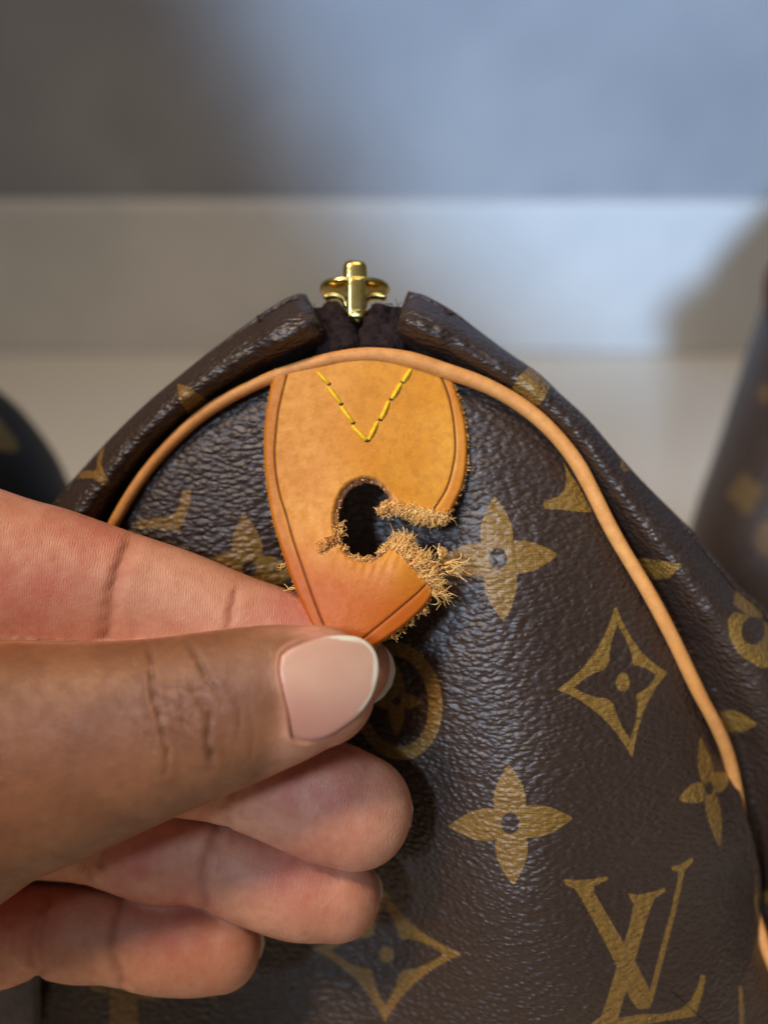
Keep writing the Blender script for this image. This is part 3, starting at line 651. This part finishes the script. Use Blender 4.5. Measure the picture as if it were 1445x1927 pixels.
for k in range(52):     # lower torn edge: longer brush, sweeping up-right
    s = tL[int(random.random()*199)]; u = (s[0]-738)/75
    clump(s[0]+random.uniform(-3, 4), s[1], tdepth(s[0], s[1])+random.uniform(-.02, .1), math.radians(42-50*u+random.uniform(-22, 28)), random.uniform(18, 46), 20, .34, .000062, 3.2, .25, 1.3)
for (x0, y0, a, L, c) in [(838, 1062, -2, 52, .4), (836, 1068, 2, 50, .15), (840, 1074, -12, 44, .5), (828, 1048, 70, 28, 1.5), (829, 1052, 60, 30, -2.5), (812, 1090, -50, 34, .6), (822, 1100, -70, 26, .5), (745, 1030, 125, 22, -1.8), (740, 1026, 105, 16, .5)]:
    clump(x0, y0, 14.42, math.radians(a), L, 6, .12, .0001, 1.6, .1, .6+abs(c)*.3)
for k in range(46):     # fuzz round the hole
    a = math.radians(random.uniform(20, 320)); pnt = holept(a, 56, 76)
    low = 1.0 if math.sin(a) < -.1 else 0.0
    clump(pnt[0], pnt[1], tdepth(*pnt)+.1, math.atan2(-(hc[1]-pnt[1]), hc[0]-pnt[0])*1.0+random.uniform(-1.4, 1.4), 8+5*low, int(1+9*low), .7, .00007, 3, 0, 2.5)
for k in range(9): clump(634+random.uniform(-4, 8), 990+k*6, 14.64, math.radians(random.uniform(40, 130)), 16, 6, .4, .00008, 3, 0, 2)
for k in range(22):     # fuzz beside the slit
    x0 = random.uniform(600, 636); y0 = 1036-(x0-600)*.62+random.uniform(-16, 2); clump(x0, y0, tdepth(x0, y0)-.01, math.radians(random.uniform(150, 290)), 8, 5, .6, .00006, 3, 0, 2.5)
for k in range(260):    # short fuzz of the cut outer edge
    e = random.choice([edgeR, edgeR, edgeL, edgeLR]); i = random.randrange(len(e)); s = e[i]; outw = 1 if e is not edgeL else -1
    dirn = 0 if e is edgeR else (math.pi if e is edgeL else -.9)
    fr.add(fibre(s[0], s[1], tdepth(s[0], s[1])+random.uniform(.08, .17), dirn+random.gauss(0, .7), random.uniform(4, 8), random.gauss(0, 2), .00006, 5))
for (x0, y0, a, L) in [(540, 1060, 200, 24), (538, 1062, 215, 20), (556, 1107, 190, 26), (878, 880, 60, 16), (877, 884, 40, 14)]:
    clump(x0, y0, tdepth(x0, y0)+.12, math.radians(a), L, 3, .15, .00007, 1, 0, .5)
for k in range(13):
    x0, y0 = random.choice([(797, 1146), (790, 1152), (768, 1176), (755, 1184), (740, 1194)]); clump(x0, y0, tdepth(x0, y0)+.16, math.radians(random.uniform(-80, -10)), 16, 5, .5, .00008, 2, .1, 2)
ff = fr.build('frayed_fibres', RAW); child(ff); tag(ff, 'pale frayed leather fibres along the tear', kind='stuff')

# ------------------------------------------------------------------ the hand
FING = {
 'thumb': ([(-330, 1560, 14.6, 300, 1.7), (-210, 1510, 14.25, 285, 1.55), (-100, 1468, 13.95, 258, 1.42), (0, 1436, 13.75, 231, 1.3), (110, 1413, 13.6, 209, 1.16), (200, 1392, 13.5, 188, 1.07), (320, 1362, 13.4, 165, 1.0), (400, 1341, 13.36, 154, .94), (480, 1319, 13.33, 142, .86), (550, 1302, 13.33, 129, .77), (596, 1292, 13.35, 116, .70)], 110),
 'index': ([(-330, 985, 14.6, 190, 1.15), (-160, 1035, 14.6, 165, 1.05), (0, 1077, 14.6, 149, .95), (100, 1098, 14.6, 142, .90), (220, 1122, 14.62, 124, .82), (330, 1148, 14.68, 113, .8), (440, 1178, 14.75, 98, .76), (540, 1208, 14.86, 92, .74), (620, 1240, 14.93, 82, .70), (668, 1262, 14.95, 72, .64)], 64),
 'middle': ([(-330, 1230, 15.4, 140, 1.0), (-160, 1290, 15.4, 128, .95), (0, 1335, 15.35, 116, .9), (200, 1388, 15.25, 110, .85), (340, 1432, 15.15, 101, .82), (440, 1456, 15.05, 94, .78), (540, 1484, 14.95, 106, .8), (615, 1508, 14.88, 113, .82), (668, 1527, 14.88, 108, .78)], 107),
 'ring': ([(-330, 1470, 15.92, 130, 1.0), (-160, 1510, 15.87, 112, .95), (0, 1543, 15.82, 99, .86), (100, 1556, 15.77, 95, .8), (190, 1573, 15.72, 88, .76), (300, 1600, 15.64, 97, .8), (390, 1616, 15.57, 85, .74), (480, 1648, 15.47, 90, .78), (560, 1672, 15.40, 93, .78), (630, 1684, 15.40, 84, .74)], 87),
 'pinky': ([(-330, 1690, 16.18, 125, .95), (-160, 1735, 16.08, 110, .85), (-60, 1752, 16.03, 100, .8), (0, 1757, 15.98, 100, .76), (75, 1748, 15.88, 82, .70), (150, 1757, 15.80, 88, .72), (225, 1766, 15.74, 82, .68), (300, 1776, 15.70, 90, .72), (370, 1783, 15.68, 87, .70), (412, 1785, 15.68, 80, .66)], 78)}
handV = MB(); SP = {}
def finger(st, cap):
    c = catmull(st, 8); C = P(c[:, 0], c[:, 1], c[:, 2]); hw = c[:, 3]*c[:, 2]*.01/F; ht = c[:, 4]*.01
    Te = C[-1]-C[-2]; Te /= np.linalg.norm(Te); Lc = cap*c[-1, 2]*.01/F; k = np.linspace(0, 1, 12)[1:]
    ph = k*math.pi/2; Cc_ = C[-1]+Te*(Lc*np.sin(ph))[:, None]; cs = np.maximum(np.cos(ph), .03)**.92
    C = np.vstack([C, Cc_]); hw = np.r_[hw, hw[-1]*cs]; ht = np.r_[ht, ht[-1]*cs]
    n = len(C); T = np.gradient(C, axis=0); T /= np.linalg.norm(T, axis=1)[:, None]
    N = -FW-T*(T@-FW)[:, None]; N /= np.linalg.norm(N, axis=1)[:, None]; S = np.cross(T, N)
    return C, hw, ht, T, N, S
def ring_mesh(C, hw, ht, N, S, ns=44, e=.94):
    a = np.linspace(0, 2*math.pi, ns, endpoint=False); ca, sa = np.sign(np.cos(a))*np.abs(np.cos(a))**e, np.sign(np.sin(a))*np.abs(np.sin(a))**e
    V = C[:, None]+hw[:, None, None]*ca[None, :, None]*S[:, None]+ht[:, None, None]*sa[None, :, None]*N[:, None]
    n = len(C); return V.reshape(-1, 3), [tuple(f) for f in grid_faces(n, ns, True)]+[tuple(range(ns))[::-1], tuple((n-1)*ns+k for k in range(ns))]
for nm, (st, cap) in FING.items():
    C, hw, ht, T, N, S = finger(st, cap); SP[nm] = (C, hw, ht, T, N, S); handV.add(ring_mesh(C, hw, ht, N, S))
for st in ([(-1750, 1750, 17.0, 250, 2.2), (-1300, 1620, 16.5, 255, 2.1), (-900, 1520, 16.0, 300, 2.0), (-640, 1460, 15.8, 390, 1.9), (-420, 1400, 15.6, 430, 1.5), (-260, 1370, 15.55, 420, 1.1)],
           [(-900, 1650, 15.6, 230, 1.8), (-650, 1640, 15.0, 300, 2.0), (-420, 1590, 14.8, 310, 1.9), (-280, 1540, 14.5, 270, 1.6)]):
    C, hw, ht, T, N, S = finger(st, 130); handV.add(ring_mesh(C, hw, ht, N, S, 56))
tmp = handV.build('tmp', None)
md = tmp.modifiers.new('r', 'REMESH'); md.mode = 'VOXEL'; md.voxel_size = .00036; md.adaptivity = 0
dg = bpy.context.evaluated_depsgraph_get(); me = bpy.data.meshes.new_from_object(tmp.evaluated_get(dg))
bpy.data.objects.remove(tmp)
hv = np.empty(len(me.vertices)*3); me.vertices.foreach_get('co', hv); hv = hv.reshape(-1, 3)
ed = np.empty(len(me.edges)*2, np.int32); me.edges.foreach_get('vertices', ed); ed = ed.reshape(-1, 2)
nv_ = len(hv); deg = np.bincount(ed.ravel(), minlength=nv_)[:, None]
def lap(vals, it, lam=.5):
    for _ in range(it):
        s = np.stack([np.bincount(ed[:, 0], vals[ed[:, 1], k], nv_)+np.bincount(ed[:, 1], vals[ed[:, 0], k], nv_) for k in range(vals.shape[1])], 1)
        vals = vals*(1-lam)+lam*s/deg
    return vals
hv = lap(hv, 7)
def normals(v):
    me.vertices.foreach_set('co', v.ravel()); me.update(); n = np.empty(nv_*3); me.vertices.foreach_get('normal', n); return n.reshape(-1, 3)
nrm = normals(hv)
hx, hy, hd = proj(hv); facing = np.clip(-(nrm@FW)*2.2, 0, 1)
# which finger each point belongs to
bestd = np.full(nv_, 1e9); fid = np.zeros(nv_, int)
for k, nm in enumerate(FING):
    C, hw, ht, T, N, S = SP[nm]
    for i in range(0, len(C)-6, 2):
        dv = hv-C[i]; q = np.sqrt(((dv@S[i])/hw[i])**2+((dv@N[i])/ht[i])**2+((dv@T[i])/(hw[i]*.7))**2)
        m = q < bestd; bestd[m] = q[m]; fid[m] = k
def cr3(p): return [(a*.5536, 900+b*.5536) for a, b in p]
CR = [  # finger, polyline, width px, depth cm, darkness
 (0, cr3([(498, 540), (508, 600), (516, 680), (524, 740), (542, 810), (556, 880), (566, 950), (560, 1010)]), 4.2, .035, .8),
 (0, cr3([(638, 560), (665, 600), (685, 640), (705, 680), (738, 730), (768, 775)]), 4.0, .035, .8),
 (0, cr3([(690, 760), (712, 820), (706, 880), (716, 940), (722, 985)]), 4.6, .035, .9),
 (0, cr3([(545, 712), (590, 712), (640, 722), (690, 720), (730, 735)]), 3.0, .016, .5),
 (0, cr3([(598, 640), (612, 700), (620, 760), (618, 820), (645, 880)]), 3.2, .02, .6),
 (0, cr3([(530, 790), (590, 822), (650, 850), (720, 905)]), 3.0, .012, .3),
 (0, cr3([(530, 740), (590, 770), (620, 800)]), 2.8, .018, .5), (0, cr3([(560, 850), (620, 884), (680, 900)]), 2.8, .01, .2),
 (0, cr3([(470, 640), (490, 760), (520, 880), (545, 960)]), 2.8, .012, .4), (0, cr3([(800, 750), (815, 830), (800, 920)]), 3.2, .012, .35),
 (0, cr3([(440, 600), (470, 700), (500, 800), (530, 900)]), 3.0, .012, .3), (0, cr3([(380, 700), (430, 800), (500, 880), (540, 960)]), 2.8, .010, .28),
 (0, cr3([(640, 690), (680, 760), (690, 800)]), 2.8, .015, .45), (0, cr3([(850, 800), (862, 880), (850, 960)]), 3.0, .01, .25),
 (1, cr3([(445, 225), (420, 280), (398, 340), (380, 420), (372, 480), (360, 560)]), 9, .05, .5), (1, cr3([(432, 230), (405, 300), (385, 380)]), 5, .02, .4), (1, cr3([(806, 385), (796, 430), (784, 480), (778, 530)]), 5, .03, .45),
 (2, cr4([(785, 240), (772, 300), (776, 360)]), 6, .035, .5), (2, cr4([(830, 250), (822, 330)]), 4, .012, .25),
 (3, cr4([(748, 365), (722, 430), (700, 500), (690, 560), (700, 640)]), 6, .045, .6), (3, cr4([(742, 430), (745, 520)]), 4, .012, .4), (3, cr4([(350, 400), (350, 440), (344, 500)]), 5, .03, .45), (3, cr4([(250, 440), (265, 470), (300, 550)]), 6, .03, .5),
 (4, cr4([(425, 610), (398, 680), (385, 760), (392, 840), (420, 905)]), 6, .055, .6), (4, cr4([(170, 590), (152, 680), (142, 760), (135, 870)]), 6, .04, .55), (4, cr4([(150, 600), (120, 700), (105, 790), (125, 880)]), 5, .03, .5)]
crease = np.zeros(nv_); disp = np.zeros(nv_)
inview = (hx > -80) & (hx < 820) & (facing > .05)
for (k, line, wd, dep, dark) in CR:
    m = inview & (fid == k); ln = np.array(catmull(line, 4)) if len(line) > 2 else resample(line, 5)
    wob_ = 1.6*np.sin(hx[m]*.13+hy[m]*.05+k)+1.1*np.sin(hy[m]*.21+hx[m]*.07)
    d = dist_line(hx[m]+wob_, hy[m]+wob_*.6, ln); ii = np.argmin((hx[m][:, None]-ln[None, :, 0])**2+(hy[m][:, None]-ln[None, :, 1])**2, 1)/(len(ln)-1)
    tap = sm(-.05, .25, ii)*sm(1.05, .75, ii)*(.75+.25*np.sin(hy[m]*.17+line[0][0])) if k == 0 else 1.0
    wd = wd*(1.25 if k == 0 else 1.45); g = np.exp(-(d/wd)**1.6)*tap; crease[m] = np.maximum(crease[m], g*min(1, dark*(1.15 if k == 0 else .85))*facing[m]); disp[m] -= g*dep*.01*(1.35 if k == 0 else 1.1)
    disp[m] += np.exp(-((d-wd*2.4)/(wd*1.6))**2)*dep*.01*.22
# the knuckle's web of fine wrinkles
gk = np.exp(-((hx-345)/95)**2-((hy-1330)/115)**2)*((fid == 0) & inview)*facing
u1 = hx+16*np.sin(hy/41)+9*np.sin(hy/19+hx/33); u2 = hy+.35*hx+10*np.sin(hx/27)+6*np.sin(hx/13+hy/31)
l1 = (.5+.5*np.cos(2*math.pi*u1/19))**5*sm(-.2, .7, np.sin(hy/29+hx/61)+np.sin(hx/23-hy/37)*.6)
l2 = (.5+.5*np.cos(2*math.pi*u2/23))**6*sm(0, .8, np.sin(hx/31+hy/47)+np.sin(hy/17)*.5)
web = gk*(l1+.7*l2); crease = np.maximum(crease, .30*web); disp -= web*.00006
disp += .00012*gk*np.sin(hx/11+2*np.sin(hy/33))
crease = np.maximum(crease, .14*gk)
# nail bed of the thumb
nailO = np.array(catmull([(530, 1234), (527, 1262), (534, 1300), (543, 1340), (547, 1372), (552, 1388), (578, 1394), (612, 1388), (645, 1370), (676, 1344), (700, 1310), (712, 1270), (711, 1240), (700, 1217), (678, 1201), (648, 1196), (612, 1199), (575, 1209), (545, 1222), (530, 1234)], 6))[:-1]
m = (fid == 0) & (facing > .05) & (hx > 480)
sn = np.full(nv_, 40.); sn[m] = sdf_poly(hx[m], hy[m], nailO)
disp += np.where(m, -.0004*sm(1, -7, sn), 0)
disp += np.where(m & (hx < 640), .0007*np.exp(-((sn-6)/6.5)**2)*sm(640, 560, hx), 0)
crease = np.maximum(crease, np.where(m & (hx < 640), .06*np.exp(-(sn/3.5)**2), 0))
hv = hv+nrm*disp[:, None]; hv = lap(hv, 1, .3)
pad = np.where(fid == 0, sm(520, 575, hx+.22*(hy-1280))*.75 + .55*sm(30, 0, hy-1180-(np.abs(hx-560)*.0))*sm(440, 560, hx), 1.0)
pad = np.where(fid == 0, np.maximum(pad, 0.9*sm(.25, -.2, -(nrm@FW))), pad)
pad = np.clip(np.where(fid != 0, sm(-.55, -.1, -(nrm@FW)), pad), 0, 1)
pad = np.where((fid == 0) & (sn < 15), np.maximum(pad, .55*sm(15, 6, sn)), pad)
flush = np.zeros(nv_)
for (cx_, cy_, r_) in [(600, 1480, 90), (560, 1650, 80), (330, 1735, 80), (40, 1720, 70), (60, 1100, 110), (160, 1000, 80), (560, 1150, 60), (250, 1620, 60), (640, 1400, 60)]:
    flush = np.maximum(flush, np.exp(-(((hx-cx_)**2+(hy-cy_)**2)/r_**2)))
flush = np.where(fid == 0, .3*flush, np.clip(flush*1.25, 0, 1))
A3 = lap(np.stack([pad, flush, crease], 1), 2)
normals(hv)
me.polygons.foreach_set('use_smooth', np.ones(len(me.polygons), bool))
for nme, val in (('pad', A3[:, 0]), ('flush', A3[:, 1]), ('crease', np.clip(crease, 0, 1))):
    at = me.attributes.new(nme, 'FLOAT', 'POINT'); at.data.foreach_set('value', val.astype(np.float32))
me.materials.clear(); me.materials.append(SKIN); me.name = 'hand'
hand = bpy.data.objects.new('hand', me); COL.objects.link(hand)
tag(hand, 'bare hand from the left, thumb and forefinger pinching the tip of the torn leather tab', 'hand')
# thumb nail: plate fitted to the thumb's curvature
tri = [tuple(p.vertices) for p in me.polygons]
bvh = BVHTree.FromPolygons([tuple(v) for v in hv], tri)
def hit(px_, py_):
    d = P(px_, py_, 10)-CAM; d = d/np.linalg.norm(d); h = bvh.ray_cast(Vector(CAM), Vector(d))
    return None if h[0] is None else float((np.array(h[0])-CAM)@FW*100)
sx, sy, sdp = [], [], []
for x_ in np.arange(545, 680, 12):
    for y_ in np.arange(1215, 1385, 12):
        if sdf_poly(np.array([x_]), np.array([y_]), nailO)[0] < -8:
            h = hit(x_, y_)
            if h: sx.append(x_); sy.append(y_); sdp.append(h)
sx, sy, sdp = map(np.array, (sx, sy, sdp))
bas = lambda x, y: np.stack([np.ones_like(x), (x-620)/100, (y-1290)/100, ((x-620)/100)**2, ((y-1290)/100)**2, (x-620)*(y-1290)/1e4], 1)
co_, *_ = np.linalg.lstsq(bas(sx, sy), sdp, rcond=None)
print('nail fit', co_)
nd_ = lambda x, y: bas(x, y)@np.r_[co_[0]-.036, co_[1], co_[2], min(co_[3], .10), min(co_[4], .16)*1.25, co_[5]]
cN = nailO.mean(0); nr = 26; nth = len(nailO); V = []; tipA = []; cutA = []
for k in range(nr+3):
    q = min(k/(nr-1), 1.0); p = cN+(nailO-cN)*q
    d = nd_(p[:, 0], p[:, 1])+ (0 if k < nr else .022*(k-nr+1)) + .012*sm(.93, 1, q)
    V.append(P(p[:, 0], p[:, 1], d))
    # white free edge: right/top side of the outline
    a_ = np.arctan2(-(nailO[:, 1]-cN[1]), nailO[:, 0]-cN[0]); wgt = sm(-1.0, -.35, a_)*sm(1.75, 1.2, a_)
    lim = 1-.078*wgt-.012*np.sin(a_*7)*wgt; tipA.append(sm(-.012, .012, q-lim)*(wgt > .05)*wgt**.3 if True else 0)
    cutA.append(sm(1270, 1392, p[:, 1]-.25*(p[:, 0]-620))+.25*sm(.9, 1, np.full(nth, q)))
V = np.array(V); N3 = nr+3
o = mk('fingernail', V.reshape(-1, 3), grid_faces(N3, nth, True), NAIL, attrs={'tip': np.array(tipA).ravel(), 'cut': np.clip(np.array(cutA).ravel()*.75, 0, 1)})
o.parent = hand; tag(o, 'thumbnail with a pale free edge')
# nails on the far side of the other fingertips; only their rims show
for nm, ext, wid in (('index', .0013, .93), ('middle', .0006, .80), ('ring', .0005, .75), ('pinky', .0005, .78)):
    C, hw, ht, T, N, S = SP[nm]; n0 = len(C)-11; Te = T[n0-2]; Ce = C[n0-1]; L = np.linalg.norm(C[-1]-Ce)+ext
    Ne = N[n0-2]; Se = S[n0-2]; W = hw[n0-1]*wid; Hh = ht[n0-1]
    u = np.linspace(-1, 1, 31); v_ = np.linspace(-.6, 1, 26); Vn = []; tp = []
    back = -.12 if nm == 'index' else -.45
    for vv in v_:
        for uu in u:
            prof_ = 1.0 if vv < 0 else math.sqrt(max(0, 1-(vv)**2.3))
            along = vv*L; xx = uu*W*prof_; zz = back*Hh*math.sqrt(max(0, 1-(.86*uu*prof_)**2))*(1-.25*max(vv, 0)**2)
            if nm == 'index': zz = Hh*(-.30*math.sqrt(max(0, 1-(.9*uu*prof_)**2)))
            Vn.append(Ce+Te*along+Se*xx+Ne*zz); tp.append(1.0 if math.hypot(uu if vv > 0 else 0, vv) > .9 or vv > .86 else 0.0)
    Vn = np.array(Vn); nu, nvv = len(v_), len(u); off = np.array(Vn)-Ne*.0003
    o = mk('fingernail', np.vstack([Vn, off]), np.vstack([grid_faces(nu, nvv), grid_faces(nu, nvv, off=nu*nvv, flip=True)]), NAIL, attrs={'tip': np.r_[tp, tp], 'cut': np.zeros(2*len(Vn))})
    o.parent = hand

# ------------------------------------------------------------------ the two bags behind
def blob_bag(name, left, right, dc, ht, label, motif_fn, mat):
    root = empty(name, tuple(P(left[-1][0], left[-1][1], dc))); tag(root, label, 'handbag')
    Lc = resample(catmull(left, 10), 120); Rc = resample(catmull(right, 10), 120); na = 140; V = []; X = []; Y = []
    a = np.linspace(0, 2*math.pi, na, endpoint=False)
    for i in range(120):
        cx_ = (Lc[i, 0]+Rc[i, 0])/2; cy_ = (Lc[i, 1]+Rc[i, 1])/2; hx_ = (Rc[i]-Lc[i])/2
        k = math.sin(math.pi*np.clip((i+.5)/120, .0, 1))**.35
        x = cx_+hx_[0]*np.cos(a); y = cy_+hx_[1]*np.cos(a); d = dc-ht*k*np.sign(np.sin(a))*np.abs(np.sin(a))**.75
        V.append(P(x, y, d)); X.append(x); Y.append(np.full(na, 1)*y)
    X = np.array(X).ravel(); Y = np.array(Y).ravel(); V = np.array(V).reshape(-1, 3)
    V[:, 2] = np.maximum(V[:, 2], .001)
    fr_ = np.tile(np.sin(a) > 0, 120); mo = np.where(fr_, motif_fn(X, Y), 40)
    Fq = [tuple(f) for f in grid_faces(120, na, True)]+[tuple(range(na))[::-1], tuple(119*na+k for k in range(na))]
    mk('body_canvas', V, Fq, mat, root, attrs={'motif': mo}); return root
def mf_right(x, y):
    D = [flower(x, y, (1402, 928), (1398, 888), (1438, 922), (1406, 972), (1366, 932), 18, (3, 3)), sdf_poly(x, y, ell((1446, 1015), 26, 36)), flower(x, y, (1560, 1180), (1560, 1080), (1660, 1180), (1560, 1280), (1460, 1180), 30),
         flower(x, y, (1560, 850), (1560, 760), (1650, 850), (1560, 940), (1470, 850), 30), sdf_poly(x, y, ell((1440, 740), 16, 20))]
    return np.minimum.reduce(D)
def mf_left(x, y):
    return sdf_poly(x, y, [(-30, 760), (0, 788), (38, 838), (28, 852), (-10, 845), (-60, 830)])
rb = blob_bag('handbag', [(1640, 250), (1520, 400), (1448, 540), (1412, 640), (1380, 740), (1345, 850), (1310, 950), (1288, 1040), (1290, 1150), (1330, 1290)], [(1700, 250), (1800, 400), (1850, 540), (1900, 640), (1930, 740), (1950, 850), (1960, 950), (1960, 1040), (1950, 1150), (1900, 1290)],
              33.0, 7.0, 'out of focus monogram canvas bag standing at the right edge behind the main bag', mf_right, CANVAS_FAR)
V, Fc = tube(P(*np.array(catmull([(1470, 600, 28.2), (1462, 560, 27.6), (1466, 520, 27.4), (1490, 480, 27.4), (1530, 450, 27.5)], 8)).T), .0042, 16); h = mk('handle', V, Fc, leather_mat('aged_handle_leather', srgb(78, 48, 28), srgb(92, 58, 34), .5).m, rb)
DARKC = simple('black_grained_leather', srgb(30, 26, 24), .38, 0, (700, .5, .001), .5)
def dark_canvas():
    m = NT('dark_shiny_canvas'); co = m.coord(); k = m.ramp(m.attr('motif'), -1.5, 1.5, 1, 0)
    m.set(Base_Color=m.mix(k, srgb(14, 12, 11), srgb(84, 72, 38)), Roughness=.55, Specular_IOR_Level=.2, Normal=m.bump(m.noise(co, 700, 3, .6), .5, .001)); return m.m
blob_bag('handbag', [(-330, 700), (-480, 800), (-560, 900), (-600, 1050), (-600, 1250), (-560, 1400)], [(-70, 690), (20, 752), (82, 822), (122, 890), (150, 980), (150, 1200)], 27.0, 5.5,
         'nearly black rounded bag out of focus at the left edge above the fingers', mf_left, dark_canvas())
